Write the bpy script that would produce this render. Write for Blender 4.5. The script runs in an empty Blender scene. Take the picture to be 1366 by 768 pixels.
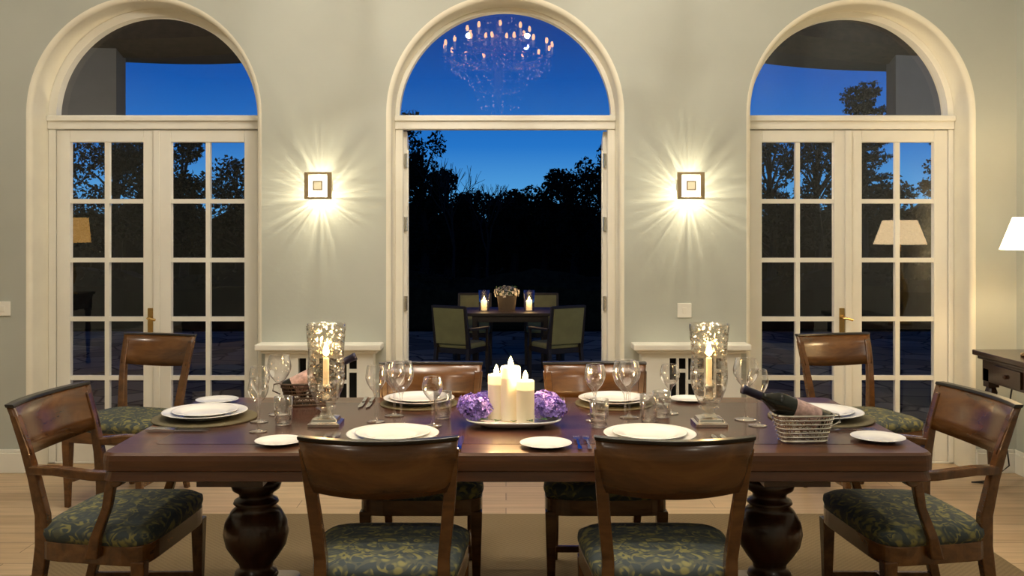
import bpy, math, random
from mathutils import Vector, Matrix
random.seed(7)
sc = bpy.context.scene
sc.view_settings.view_transform = 'Standard'
pi = math.pi

# ---------------------------------------------------------------- materials
def new_mat(name):
    m = bpy.data.materials.new(name); m.use_nodes = True
    nt = m.node_tree; nt.nodes.clear()
    out = nt.nodes.new('ShaderNodeOutputMaterial')
    return m, nt, out
def N(nt, t, **kw):
    n = nt.nodes.new(t)
    for k, v in kw.items():
        if k in n.inputs.keys(): n.inputs[k].default_value = v
        else: setattr(n, k, v)
    return n
def L(nt, a, b): nt.links.new(a, b)
def c4(c): return (c[0], c[1], c[2], 1)
def ramp(nt, stops):
    r = nt.nodes.new('ShaderNodeValToRGB')
    e = r.color_ramp.elements
    while len(e) < len(stops): e.new(0.5)
    for i, (p, c) in enumerate(stops):
        e[i].position = p; e[i].color = c4(c)
    return r
def coords(nt, scale=(1,1,1), rot=(0,0,0)):
    tc = nt.nodes.new('ShaderNodeTexCoord'); mp = nt.nodes.new('ShaderNodeMapping')
    mp.inputs['Scale'].default_value = scale; mp.inputs['Rotation'].default_value = rot
    L(nt, tc.outputs['Object'], mp.inputs['Vector']); return mp.outputs['Vector']
def plain(name, col, rough=0.5, metal=0.0, var=0.08, scale=8, bump=0.0, **kw):
    m, nt, out = new_mat(name)
    b = N(nt, 'ShaderNodeBsdfPrincipled', Roughness=rough, Metallic=metal)
    for k, v in kw.items(): b.inputs[k].default_value = v
    v = coords(nt)
    n = N(nt, 'ShaderNodeTexNoise', Scale=scale, Detail=4.0); L(nt, v, n.inputs['Vector'])
    r = ramp(nt, [(0.3, [max(0, x*(1-var)) for x in col]), (0.7, [min(1, x*(1+var)) for x in col])])
    L(nt, n.outputs['Fac'], r.inputs['Fac']); L(nt, r.outputs['Color'], b.inputs['Base Color'])
    if bump:
        bp = N(nt, 'ShaderNodeBump', Strength=bump, Distance=0.01)
        n2 = N(nt, 'ShaderNodeTexNoise', Scale=scale*12, Detail=3.0); L(nt, v, n2.inputs['Vector'])
        L(nt, n2.outputs['Fac'], bp.inputs['Height']); L(nt, bp.outputs['Normal'], b.inputs['Normal'])
    L(nt, b.outputs[0], out.inputs['Surface']); return m
def wood(name, dark, mid, light, scale=(3, 30, 30), rough=0.3, coat=0.3):
    m, nt, out = new_mat(name)
    b = N(nt, 'ShaderNodeBsdfPrincipled', Roughness=rough)
    b.inputs['Coat Weight'].default_value = coat; b.inputs['Coat Roughness'].default_value = 0.15
    v = coords(nt, scale)
    n = N(nt, 'ShaderNodeTexNoise', Scale=1.0, Detail=6.0, Roughness=0.6, Distortion=0.6); L(nt, v, n.inputs['Vector'])
    r = ramp(nt, [(0.28, dark), (0.5, mid), (0.75, light)])
    L(nt, n.outputs['Fac'], r.inputs['Fac']); L(nt, r.outputs['Color'], b.inputs['Base Color'])
    bp = N(nt, 'ShaderNodeBump', Strength=0.05, Distance=0.005)
    L(nt, n.outputs['Fac'], bp.inputs['Height']); L(nt, bp.outputs['Normal'], b.inputs['Normal'])
    L(nt, b.outputs[0], out.inputs['Surface']); return m
def emis(name, col, s):
    m, nt, out = new_mat(name)
    e = N(nt, 'ShaderNodeEmission', Strength=s); e.inputs['Color'].default_value = c4(col)
    L(nt, e.outputs[0], out.inputs['Surface']); return m
def thin_glass(name, lo, hi, tint=(1,1,1), rough=0.0, blend=0.35, bumpscale=0):
    m, nt, out = new_mat(name)
    t = N(nt, 'ShaderNodeBsdfTransparent'); t.inputs['Color'].default_value = c4(tint)
    g = N(nt, 'ShaderNodeBsdfGlossy', Roughness=rough); g.inputs['Color'].default_value = (1,1,1,1)
    lw = N(nt, 'ShaderNodeLayerWeight', Blend=blend)
    mr = N(nt, 'ShaderNodeMapRange'); mr.inputs['To Min'].default_value = lo; mr.inputs['To Max'].default_value = hi
    L(nt, lw.outputs['Facing'], mr.inputs['Value'])
    mx = N(nt, 'ShaderNodeMixShader'); L(nt, mr.outputs['Result'], mx.inputs['Fac'])
    L(nt, t.outputs[0], mx.inputs[1]); L(nt, g.outputs[0], mx.inputs[2])
    if bumpscale:
        v = coords(nt); vo = N(nt, 'ShaderNodeTexVoronoi', Scale=bumpscale); L(nt, v, vo.inputs['Vector'])
        bp = N(nt, 'ShaderNodeBump', Strength=0.8, Distance=0.006); L(nt, vo.outputs['Distance'], bp.inputs['Height'])
        L(nt, bp.outputs['Normal'], g.inputs['Normal']); L(nt, bp.outputs['Normal'], lw.inputs['Normal'])
    L(nt, mx.outputs[0], out.inputs['Surface']); return m

M = {}
M['wall'] = plain('wall_paint', (0.455, 0.480, 0.435), 0.75, var=0.03, scale=3, bump=0.06)
M['cream'] = plain('cream_paint', (0.82, 0.79, 0.67), 0.5, var=0.03)
M['white'] = plain('door_paint', (0.84, 0.83, 0.76), 0.35, var=0.02)
M['ceil'] = plain('ceiling_paint', (0.60, 0.60, 0.56), 0.8, var=0.02)
M['table'] = wood('table_wood', (0.038, 0.013, 0.006), (0.088, 0.032, 0.012), (0.15, 0.06, 0.023), (2.2, 26, 26), 0.30, 0.25)
M['tabletop'] = wood('tabletop_inlay_wood', (0.03, 0.010, 0.007), (0.055, 0.019, 0.011), (0.092, 0.034, 0.020), (2.2, 22, 22), 0.27, 0.25)
M['leg'] = wood('dark_turned_wood', (0.012, 0.005, 0.003), (0.045, 0.017, 0.008), (0.09, 0.033, 0.014), (8, 8, 3), 0.28, 0.35)
M['chair'] = wood('chair_wood', (0.045, 0.016, 0.004), (0.105, 0.041, 0.010), (0.17, 0.074, 0.019), (4, 14, 14), 0.25, 0.4)
M['ebony'] = plain('ebonised_wood', (0.012, 0.009, 0.007), 0.3)
M['console'] = wood('console_wood', (0.012, 0.006, 0.003), (0.035, 0.014, 0.007), (0.07, 0.03, 0.014), (12, 4, 12), 0.25, 0.4)
M['china'] = plain('white_china', (0.84, 0.84, 0.82), 0.12, var=0.01)
M['silver'] = plain('silver', (0.75, 0.73, 0.68), 0.18, 1.0, var=0.03)
M['steel'] = plain('cutlery_steel', (0.72, 0.74, 0.78), 0.12, 1.0, var=0.03)
M['brass'] = plain('brass', (0.62, 0.42, 0.16), 0.25, 1.0)
M['bronze'] = plain('sconce_bronze', (0.36, 0.28, 0.16), 0.5, 0.6)
M['mat'] = plain('woven_placemat', (0.12, 0.10, 0.05), 0.7, bump=0.5, scale=20)
M['wax'] = plain('candle_wax', (0.86, 0.78, 0.58), 0.5, var=0.02, **{'Emission Color': (1.0, 0.62, 0.25, 1), 'Emission Strength': 0.15})
M['waxtop'] = plain('candle_wax_lit', (0.9, 0.8, 0.6), 0.5, var=0.02, **{'Emission Color': (1.0, 0.66, 0.26, 1), 'Emission Strength': 1.1})  # wax lit by its flame, the glow painted in as emission
M['wick'] = plain('wick', (0.02, 0.015, 0.01), 0.9)
M['flame'] = emis('candle_flame', (1.0, 0.62, 0.22), 50)
M['bulb'] = emis('chandelier_bulb', (1.0, 0.42, 0.08), 22)
M['glow'] = emis('sconce_glass_glow', (1.0, 0.88, 0.62), 3)
M['sconceoff'] = plain('sconce_frosted_glass', (0.62, 0.55, 0.38), 0.3, var=0.02, **{'Emission Color': (1, 0.85, 0.55, 1), 'Emission Strength': 0.5})
M['fill_lens'] = emis('fill_light_lens', (1.0, 0.85, 0.62), 12)  # glowing face of the added ceiling and terrace fill lights
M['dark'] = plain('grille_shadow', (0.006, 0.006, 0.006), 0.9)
M['bottle'] = plain('bottle_glass', (0.008, 0.010, 0.008), 0.06, var=0.05)
M['label'] = plain('bottle_label', (0.45, 0.30, 0.27), 0.6, var=0.35, scale=60)
M['foil'] = plain('bottle_foil', (0.03, 0.03, 0.06), 0.3, 0.6)
M['switch'] = plain('switch_plastic', (0.85, 0.84, 0.78), 0.3, var=0.01)
M['leaf'] = plain('tree_leaves', (0.008, 0.012, 0.008), 0.9, var=0.5, **{'Specular IOR Level': 0.1})
M['bark'] = plain('tree_bark', (0.008, 0.007, 0.005), 0.9, var=0.3)
M['greenleaf'] = plain('flower_leaf', (0.04, 0.10, 0.03), 0.5)
M['purple'] = plain('hydrangea_petal', (0.34, 0.24, 0.75), 0.7, var=0.45, scale=45)
M['purplecore'] = plain('hydrangea_core', (0.05, 0.035, 0.16), 0.9)
M['whiteflower'] = plain('white_petal', (0.6, 0.57, 0.48), 0.6)
M['wicker'] = plain('dark_wicker', (0.06, 0.035, 0.018), 0.6, var=0.4, scale=60)
M['outfab'] = plain('outdoor_fabric', (0.36, 0.33, 0.12), 0.8, var=0.1)
M['outwood'] = plain('outdoor_wood', (0.035, 0.024, 0.014), 0.5, var=0.2)
M['thatch'] = plain('thatch', (0.035, 0.025, 0.017), 0.95, var=0.4, scale=20, bump=0.8)
M['reflect_grey'] = plain('dark_reflection_grey', (0.16, 0.16, 0.16), 0.9, var=0.05)  # dim tone of a fanlight reflection, put on a solid block
M['terracotta'] = plain('planter_wood', (0.07, 0.055, 0.035), 0.7)
M['pane'] = thin_glass('window_glass', 0.060, 0.5, (0.98, 0.98, 0.98), 0.0, 0.2)
M['glass'] = thin_glass('wine_glass', 0.06, 1.0, (0.985, 0.985, 0.985), 0.02, 0.40)
M['hurricane'] = thin_glass('hurricane_glass', 0.05, 0.75, (0.95, 0.94, 0.91), 0.05, 0.34, 52)
M['flex'] = plain('cable', (0.01, 0.01, 0.01), 0.5)
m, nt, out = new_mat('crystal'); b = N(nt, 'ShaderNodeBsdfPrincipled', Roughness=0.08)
b.inputs['Base Color'].default_value = (0.25, 0.21, 0.14, 1); b.inputs['Emission Color'].default_value = (1, 0.55, 0.2, 1)  # sparkle of bulb light on the crystals painted in as patchy warm emission
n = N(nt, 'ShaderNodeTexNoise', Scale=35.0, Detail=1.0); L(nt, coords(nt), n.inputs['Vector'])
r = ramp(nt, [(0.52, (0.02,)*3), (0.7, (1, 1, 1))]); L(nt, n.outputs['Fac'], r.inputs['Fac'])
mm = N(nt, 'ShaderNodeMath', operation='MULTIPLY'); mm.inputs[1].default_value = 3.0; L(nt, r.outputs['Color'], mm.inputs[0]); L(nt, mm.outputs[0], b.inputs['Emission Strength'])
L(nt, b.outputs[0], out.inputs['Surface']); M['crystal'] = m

def shade_mat(name, col, s):
    m, nt, out = new_mat(name); b = N(nt, 'ShaderNodeBsdfPrincipled', Roughness=0.8)
    b.inputs['Base Color'].default_value = (0.8, 0.65, 0.4, 1); b.inputs['Emission Color'].default_value = c4(col)
    tc = nt.nodes.new('ShaderNodeTexCoord'); n = N(nt, 'ShaderNodeTexNoise', Scale=150.0); L(nt, tc.outputs['Object'], n.inputs['Vector'])
    b.inputs['Emission Strength'].default_value = s
    bp = N(nt, 'ShaderNodeBump', Strength=0.2, Distance=0.002); L(nt, n.outputs['Fac'], bp.inputs['Height']); L(nt, bp.outputs['Normal'], b.inputs['Normal'])
    L(nt, b.outputs[0], out.inputs['Surface']); return m
M['shade'] = shade_mat('lampshade_fabric', (1, 0.72, 0.40), 9.0)
M['shade2'] = shade_mat('amber_lampshade_fabric', (1, 0.52, 0.13), 3.2)

# chair fabric
m, nt, out = new_mat('floral_damask'); b = N(nt, 'ShaderNodeBsdfPrincipled', Roughness=0.75)
v = coords(nt)
n1 = N(nt, 'ShaderNodeTexNoise', Scale=12.0, Detail=1.5, Distortion=1.6); L(nt, v, n1.inputs['Vector'])
r1 = ramp(nt, [(0.0, (0,0,0)), (0.43, (0,0,0)), (0.46, (1,1,1)), (0.54, (1,1,1)), (0.57, (0,0,0)), (0.63, (0,0,0)), (0.66, (.8,.8,.8))])
L(nt, n1.outputs['Fac'], r1.inputs['Fac'])
vo = N(nt, 'ShaderNodeTexVoronoi', Scale=34.0); L(nt, v, vo.inputs['Vector'])
r2 = ramp(nt, [(0.0, (1,1,1)), (0.4, (0.9,.9,.9)), (0.6, (0.2,.2,.2))]); L(nt, vo.outputs['Distance'], r2.inputs['Fac'])
mu = N(nt, 'ShaderNodeMath', operation='MULTIPLY'); L(nt, r1.outputs['Color'], mu.inputs[0]); L(nt, r2.outputs['Color'], mu.inputs[1])
mx = N(nt, 'ShaderNodeMix', data_type='RGBA'); mx.inputs[6].default_value = (0.040, 0.055, 0.060, 1); mx.inputs[7].default_value = (0.24, 0.22, 0.075, 1)
L(nt, mu.outputs[0], mx.inputs[0]); L(nt, mx.outputs[2], b.inputs['Base Color'])
L(nt, b.outputs[0], out.inputs['Surface']); M['fabric'] = m

# floor boards
m, nt, out = new_mat('oak_floorboards'); b = N(nt, 'ShaderNodeBsdfPrincipled', Roughness=0.38)
v = coords(nt)
br = N(nt, 'ShaderNodeTexBrick', Scale=1.0); br.inputs['Brick Width'].default_value = 2.2; br.inputs['Row Height'].default_value = 0.14; br.inputs['Mortar Size'].default_value = 0.002
br.inputs['Color1'].default_value = (0.48, 0.34, 0.20, 1); br.inputs['Color2'].default_value = (0.58, 0.43, 0.27, 1); br.inputs['Mortar'].default_value = (0.14, 0.09, 0.05, 1)
L(nt, v, br.inputs['Vector'])
n = N(nt, 'ShaderNodeTexNoise', Scale=1.0, Detail=6.0, Distortion=0.4); L(nt, coords(nt, (2, 30, 1)), n.inputs['Vector'])
r = ramp(nt, [(0.3, (0.78, 0.76, 0.73)), (0.7, (1.1, 1.08, 1.05))]); L(nt, n.outputs['Fac'], r.inputs['Fac'])
mx = N(nt, 'ShaderNodeMix', data_type='RGBA', blend_type='MULTIPLY'); mx.inputs[0].default_value = 1.0
L(nt, br.outputs['Color'], mx.inputs[6]); L(nt, r.outputs['Color'], mx.inputs[7]); L(nt, mx.outputs[2], b.inputs['Base Color'])
L(nt, b.outputs[0], out.inputs['Surface']); M['floor'] = m

# sisal rug
m, nt, out = new_mat('sisal_weave'); b = N(nt, 'ShaderNodeBsdfPrincipled', Roughness=0.95)
ch = N(nt, 'ShaderNodeTexChecker', Scale=70.0); ch.inputs['Color1'].default_value = (0.22, 0.155, 0.078, 1); ch.inputs['Color2'].default_value = (0.14, 0.10, 0.050, 1)
L(nt, coords(nt), ch.inputs['Vector']); n = N(nt, 'ShaderNodeTexNoise', Scale=60.0, Detail=3.0); L(nt, coords(nt), n.inputs['Vector'])
mx = N(nt, 'ShaderNodeMix', data_type='RGBA'); mx.inputs[7].default_value = (0.18, 0.128, 0.065, 1)
L(nt, n.outputs['Fac'], mx.inputs[0]); L(nt, ch.outputs['Color'], mx.inputs[6]); L(nt, mx.outputs[2], b.inputs['Base Color'])
bp = N(nt, 'ShaderNodeBump', Strength=0.6, Distance=0.004); L(nt, ch.outputs['Fac'], bp.inputs['Height']); L(nt, bp.outputs['Normal'], b.inputs['Normal'])
L(nt, b.outputs[0], out.inputs['Surface']); M['rug'] = m

# terrace stone
m, nt, out = new_mat('terrace_flagstone'); b = N(nt, 'ShaderNodeBsdfPrincipled', Roughness=0.9)
b.inputs['Specular IOR Level'].default_value = 0.1
v = coords(nt, (1.6, 1.6, 1)); vo = N(nt, 'ShaderNodeTexVoronoi', Scale=1.3); L(nt, v, vo.inputs['Vector'])
ve = N(nt, 'ShaderNodeTexVoronoi', Scale=1.3, feature='DISTANCE_TO_EDGE'); L(nt, v, ve.inputs['Vector'])
r = ramp(nt, [(0.0, (0.1, 0.1, 0.08)), (0.05, (1, 1, 1))]); L(nt, ve.outputs['Distance'], r.inputs['Fac'])
sp = N(nt, 'ShaderNodeSeparateColor'); L(nt, vo.outputs['Color'], sp.inputs[0])
r3 = ramp(nt, [(0, (0.14, 0.13, 0.085)), (1, (0.36, 0.33, 0.22))]); L(nt, sp.outputs[0], r3.inputs['Fac'])
mx = N(nt, 'ShaderNodeMix', data_type='RGBA', blend_type='MULTIPLY'); mx.inputs[0].default_value = 1.0
L(nt, r3.outputs['Color'], mx.inputs[6]); L(nt, r.outputs['Color'], mx.inputs[7]); L(nt, mx.outputs[2], b.inputs['Base Color'])
L(nt, b.outputs[0], out.inputs['Surface']); M['stone'] = m
M['grass'] = plain('night_grass', (0.012, 0.020, 0.010), 0.95, var=0.4, **{'Specular IOR Level': 0.0})

# ---------------------------------------------------------------- mesh helpers
def obj(name, verts, faces, mat=None, parent=None, smooth=False):
    me = bpy.data.meshes.new(name); me.from_pydata([tuple(v) for v in verts], [], faces); me.update()
    if mat: me.materials.append(mat)
    if smooth:
        for p in me.polygons: p.use_smooth = True
    o = bpy.data.objects.new(name, me); sc.collection.objects.link(o)
    if parent: o.parent = parent
    return o
def empty(name, loc=(0,0,0), rot=0):
    e = bpy.data.objects.new(name, None); sc.collection.objects.link(e)
    e.location = loc; e.rotation_euler = (0, 0, rot); e.empty_display_size = 0.1; return e
class G:
    """geometry accumulator"""
    def __init__(s): s.v = []; s.f = []
    def add(s, v, f):
        o = len(s.v); s.v += [Vector(x) for x in v]; s.f += [[i+o for i in q] for q in f]; return s
    def box(s, x0, x1, y0, y1, z0, z1):
        return s.add([(x0,y0,z0),(x1,y0,z0),(x1,y1,z0),(x0,y1,z0),(x0,y0,z1),(x1,y0,z1),(x1,y1,z1),(x0,y1,z1)],
              [(0,3,2,1),(4,5,6,7),(0,1,5,4),(1,2,6,5),(2,3,7,6),(3,0,4,7)])
    def loft(s, rings, cap=True, closed=True):
        n = len(rings[0]); v = [p for r in rings for p in r]; f = []
        for i in range(len(rings)-1):
            for j in range(n if closed else n-1):
                k = (j+1) % n; f.append((i*n+j, i*n+k, (i+1)*n+k, (i+1)*n+j))
        if cap: f.append(tuple(range(n-1, -1, -1))); f.append(tuple((len(rings)-1)*n+j for j in range(n)))
        return s.add(v, f)
    def lathe(s, prof, c=(0,0,0), seg=24, cap=False):
        rings = [[(c[0]+r*math.cos(2*pi*j/seg), c[1]+r*math.sin(2*pi*j/seg), c[2]+z) for j in range(seg)] for r, z in prof]
        return s.loft(rings, cap)
    def tube(s, pts, r, seg=6, closed=False):
        pts = [Vector(p) for p in pts]; rings = []
        n = len(pts)
        for i, p in enumerate(pts):
            if closed: t = pts[(i+1) % n]-pts[i-1]
            else: t = pts[min(i+1, n-1)]-pts[max(i-1, 0)]
            t.normalize(); a = Vector((0,0,1)) if abs(t.z) < 0.9 else Vector((1,0,0))
            u = t.cross(a).normalized(); w = u.cross(t)
            rr = r[i] if isinstance(r, (list, tuple)) else r
            rings.append([p+rr*(math.cos(2*pi*k/seg)*u+math.sin(2*pi*k/seg)*w) for k in range(seg)])
        if closed: rings.append(rings[0]); return s.loft(rings, False)
        return s.loft(rings, True)
    def rects(s, secs):
        """vertical member: (x,y,z,w,d)"""
        return s.loft([[(x-w/2,y-d/2,z),(x+w/2,y-d/2,z),(x+w/2,y+d/2,z),(x-w/2,y+d/2,z)] for x,y,z,w,d in secs])
    def bar(s, pts, w, h):
        """horizontal-ish member, width w (horizontal), height h"""
        pts = [Vector(p) for p in pts]; rings = []
        for i, p in enumerate(pts):
            t = (pts[min(i+1, len(pts)-1)]-pts[max(i-1, 0)]).normalized()
            u = t.cross(Vector((0,0,1))).normalized(); q = u.cross(t)
            rings.append([p-u*w/2-q*h/2, p+u*w/2-q*h/2, p+u*w/2+q*h/2, p-u*w/2+q*h/2])
        return s.loft(rings)
    def obj(s, name, mat, parent=None, smooth=False, bevel=0, autos=False):
        o = obj(name, s.v, s.f, mat, parent, smooth)
        if bevel:
            m = o.modifiers.new('bevel', 'BEVEL'); m.width = bevel; m.segments = 2; m.limit_method = 'ANGLE'
        return o
def sup(w, d, n=5, cx=0, cy=0, z=0, seg=40, wb=None):
    out = []
    for j in range(seg):
        a = 2*pi*j/seg; c, q = math.cos(a), math.sin(a)
        x = math.copysign(abs(c)**(2/n), c); y = math.copysign(abs(q)**(2/n), q)
        ww = w if wb is None else (wb+(w-wb)*(y+1)/2)
        out.append((cx+x*ww/2, cy+y*d/2, z))
    return out
def sphere(g, c, r, sz=(1,1,1), seg=10, rings=6):
    R = []
    for i in range(rings+1):
        th = pi*i/rings; rr = max(math.sin(th), 0.02)*r
        R.append([(c[0]+rr*sz[0]*math.cos(2*pi*j/seg), c[1]+rr*sz[1]*math.sin(2*pi*j/seg), c[2]-math.cos(th)*r*sz[2]) for j in range(seg)])
    return g.loft(R)
def plight(name, loc, w, col=(1, 0.7, 0.4), r=0.02, parent=None):
    l = bpy.data.lights.new(name, 'POINT'); l.energy = w; l.color = col; l.shadow_soft_size = r
    o = bpy.data.objects.new(name, l); sc.collection.objects.link(o); o.location = loc
    if parent: o.parent = parent
    return o

# ---------------------------------------------------------------- room shell
Y0, Y1, ZT = 5.77, 6.16, 3.8
XL, XR, YB = -5.0, 3.07, -3.0
SP = 2.16
OPEN = [(-2.178, 0.708), (-0.005, 0.716), (2.135, 0.690)]
ER = 0.03
def wall_face(g, y, off):
    cur = XL-0.15
    for cx, R in OPEN:
        R = R if not off else R-ER
        g.add([(cur,y,0),(cx-R,y,0),(cx-R,y,ZT),(cur,y,ZT)], [(0,1,2,3)])
        n = 40
        for k in range(n):
            a0 = pi-pi*k/n; a1 = pi-pi*(k+1)/n
            p0 = (cx+R*math.cos(a0), y, SP+R*math.sin(a0)); p1 = (cx+R*math.cos(a1), y, SP+R*math.sin(a1))
            g.add([p0, p1, (p1[0], y, ZT), (p0[0], y, ZT)], [(0,1,2,3)])
        cur = cx+R
    g.add([(cur,y,0),(XR+0.15,y,0),(XR+0.15,y,ZT),(cur,y,ZT)], [(0,1,2,3)])
g = G(); wall_face(g, Y0, False); g.obj('wall_back', M['wall'])
g = G(); wall_face(g, Y1, True); g.obj('wall_exterior', M['wall'])
def outline(cx, R, y, n=48):
    p = [(cx-R, y, 0), (cx-R, y, SP*0.5)]
    p += [(cx+R*math.cos(pi-pi*k/n), y, SP+R*math.sin(pi-pi*k/n)) for k in range(n+1)]
    return p+[(cx+R, y, SP*0.5), (cx+R, y, 0)]
for i, (cx, R) in enumerate(OPEN):
    rings = []
    for k in range(8):
        a = pi/2*k/7
        rings.append(outline(cx, R-ER*math.sin(a), Y0+ER*(1-math.cos(a))))
    rings.append(outline(cx, R-ER, Y1))
    g = G(); g.loft(rings, cap=False, closed=False); g.obj('trim_%d' % (i+1), M['cream'], smooth=True)
g = G(); g.box(XL-0.15, XL, YB, Y0, 0, ZT); g.obj('wall_left', M['wall'])
g = G(); g.box(XR, XR+0.15, YB, Y0, 0, ZT); g.obj('wall_right', M['wall'])
g = G(); g.box(XL-0.15, XR+0.15, YB-0.15, YB, 0, ZT); g.obj('wall_front', M['wall'])
g = G(); g.box(XL-0.15, XR+0.15, YB-0.15, Y1, -0.1, 0); g.obj('floor', M['floor'])
g = G(); g.box(XL-0.15, XR+0.15, YB-0.15, Y1, ZT, ZT+0.1); g.obj('ceiling', M['ceil'])
def baseboard(name, x0, x1, y0, y1):
    g = G(); g.box(x0, x1, y0, y1, 0, 0.12)
    if x1-x0 > y1-y0: g.box(x0, x1, y0+0.006, y1, 0.12, 0.14)
    else: g.box(x0+0.006, x1-0.006, y0, y1, 0.12, 0.14)
    g.obj(name, M['white'], bevel=0.003)
baseboard('baseboard_back', XL, OPEN[0][0]-OPEN[0][1], Y0-0.02, Y0)
baseboard('baseboard_back.001', OPEN[2][0]+OPEN[2][1], XR-0.02, Y0-0.02, Y0)
baseboard('baseboard_right', XR-0.02, XR, YB, Y0)
baseboard('baseboard_left', XL, XL+0.02, YB, Y0)

# ---------------------------------------------------------------- windows and doors
YF0, YF1 = 5.985, 6.055
def strip_arc(g, cx, ro, ri, y0, y1, n=48):
    rings = []
    for k in range(n+1):
        a = pi-pi*k/n; c, s_ = math.cos(a), math.sin(a)
        rings.append([(cx+ro*c, y0, SP+ro*s_), (cx+ri*c, y0, SP+ri*s_), (cx+ri*c, y1, SP+ri*s_), (cx+ro*c, y1, SP+ro*s_)])
    g.loft(rings)
def leaf(parent, w, h, z0=0.012):
    """door leaf in local coords: x 0..w, y 0..0.045"""
    st, top, bot, t = 0.085, 0.075, 0.165, 0.045
    g = G()
    g.box(0, st, 0, t, z0, h); g.box(w-st, w, 0, t, z0, h)
    g.box(st, w-st, 0, t, h-top, h); g.box(st, w-st, 0, t, z0, bot)
    g.obj('leaf_frame', M['white'], parent, bevel=0.004)
    g = G()
    mw = 0.028
    g.box(w/2-mw/2, w/2+mw/2, 0.006, t-0.006, bot, h-top)
    H = h-top-bot
    for k in range(1, 5):
        z = bot+H*k/5
        g.box(st, w-st, 0.008, t-0.008, z-mw/2, z+mw/2)
    g.obj('glazing_bars', M['white'], parent)
    g = G(); g.add([(st, t/2, bot), (w-st, t/2, bot), (w-st, t/2, h-top), (st, t/2, h-top)], [(0,1,2,3)])
    g.obj('glass_pane', M['pane'], parent)
for i, (cx, R) in enumerate(OPEN):
    ro = R-ER-0.0005; ri = [0.628, 0.660, 0.622][i]; lh = [0.632, 0.640, 0.625][i]
    w = empty('window_%d' % (i+1), (0, 0, 0))
    g = G(); strip_arc(g, cx, ro, ri, YF0, YF1); g.obj('arch_frame', M['white'], w)
    g = G()
    g.box(cx-ro, cx+ro, YF0-0.012, YF1, 2.085, SP+0.012)
    g.box(cx-ro, cx+ro, YF0-0.03, YF1, 2.135, SP+0.006)
    g.obj('transom_bar', M['white'], w, bevel=0.004)
    pts = [(cx+ri*math.cos(pi*k/40), (YF0+YF1)/2, SP+ri*math.sin(pi*k/40)) for k in range(41)]
    g = G(); g.add(pts, [tuple(range(40, -1, -1))]); g.obj('fanlight_glass', M['pane'], w)
    d = empty('door_%d' % (i+1), (0, 0, 0))
    g = G()
    g.box(cx-ro, cx-lh, YF0, YF1, 0, 2.085); g.box(cx+lh, cx+ro, YF0, YF1, 0, 2.085)
    g.box(cx-ro, cx+ro, YF0, YF1, 0, 0.012)
    g.obj('door_posts_and_sill', M['white'], d, bevel=0.004)
    if i != 1:
        a = empty('leaf', (cx-lh+0.003, YF0+0.005, 0)); a.parent = d; leaf(a, lh-0.005, 2.08)
        b = empty('leaf', (cx+0.002, YF0+0.005, 0)); b.parent = d; leaf(b, lh-0.005, 2.08)
        g = G(); g.box(cx-0.02, cx+0.02, YF0-0.01, YF0+0.004, 0.014, 2.078); g.obj('astragal', M['white'], d, bevel=0.003)
        g = G(); kx = cx-0.04; yy = YF0+0.003
        g.box(kx-0.016, kx+0.016, yy-0.006, yy, 0.80, 0.97)
        g.tube([(kx, yy, 0.91), (kx, yy-0.05, 0.91), (kx+0.015, yy-0.056, 0.91), (kx+0.05, yy-0.056, 0.9)], 0.008, 8)
        g.obj('lever_handle', M['brass'], d)
    else:
        a = empty('leaf', (cx-lh+0.020, YF1+0.012, 0), pi/2+0.085); a.parent = d; leaf(a, lh-0.005, 2.08)
        b = empty('leaf', (cx+lh+0.022, YF1+0.010, 0), pi/2-0.085); b.parent = d; leaf(b, lh-0.005, 2.08)
        g = G()
        for sx in (-1, 1):
            for z in (0.3, 0.95, 1.45, 1.85):
                g.lathe([(0.011, 0), (0.011, 0.09)], (cx+sx*(lh-0.012), YF1+0.002, z), 10, True)
        g.obj('hinges', M['silver'], d)

# ---------------------------------------------------------------- radiator covers
for x0, x1 in ((-1.425, -0.785), (0.80, 1.39)):
    e = empty('radiator_cover')
    yf = Y0-0.10
    g = G()
    gx0, gx1 = ((x0+0.19, x1-0.09) if x0 < 0 else (x0+0.16, x1-0.10))
    g.box(x0, gx0, yf, Y0, 0, 0.75); g.box(gx1, x1, yf, Y0, 0, 0.75)
    g.box(gx0, gx1, yf, yf+0.02, 0, 0.40); g.box(gx0, gx1, yf, yf+0.02, 0.70, 0.75)
    n = 6
    wdt = (gx1-gx0)/n
    for k in range(n+1): g.box(gx0+k*wdt-0.007, gx0+k*wdt+0.007, yf+0.001, yf+0.019, 0.40, 0.70)
    for k in range(n):
        g.box(gx0+k*wdt, gx0+(k+1)*wdt, yf+0.002, yf+0.018, 0.615 if k % 2 else 0.55, 0.635 if k % 2 else 0.57)
    g.obj('cover_body', M['white'], e)
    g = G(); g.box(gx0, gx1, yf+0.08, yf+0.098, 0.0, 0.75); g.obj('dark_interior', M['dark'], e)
    g = G(); g.box(x0-0.05, x1+0.05, yf-0.05, Y0, 0.75, 0.785); g.box(x0-0.025, x1+0.025, yf-0.025, Y0, 0.73, 0.75)
    g.obj('shelf', M['white'], e, bevel=0.006)

# switches
for x, z, w in ((1.072, 0.975, 0.085), (-3.02, 0.985, 0.085)):
    e = empty('light_switch', (x, Y0, z))
    g = G(); g.box(-w/2, w/2, -0.01, 0, -0.043, 0.043); g.obj('plate', M['switch'], e, bevel=0.003)
    g = G(); g.box(-0.012, 0.012, -0.015, -0.01, -0.018, 0.018); g.obj('rocker', M['white'], e, bevel=0.002)

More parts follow.
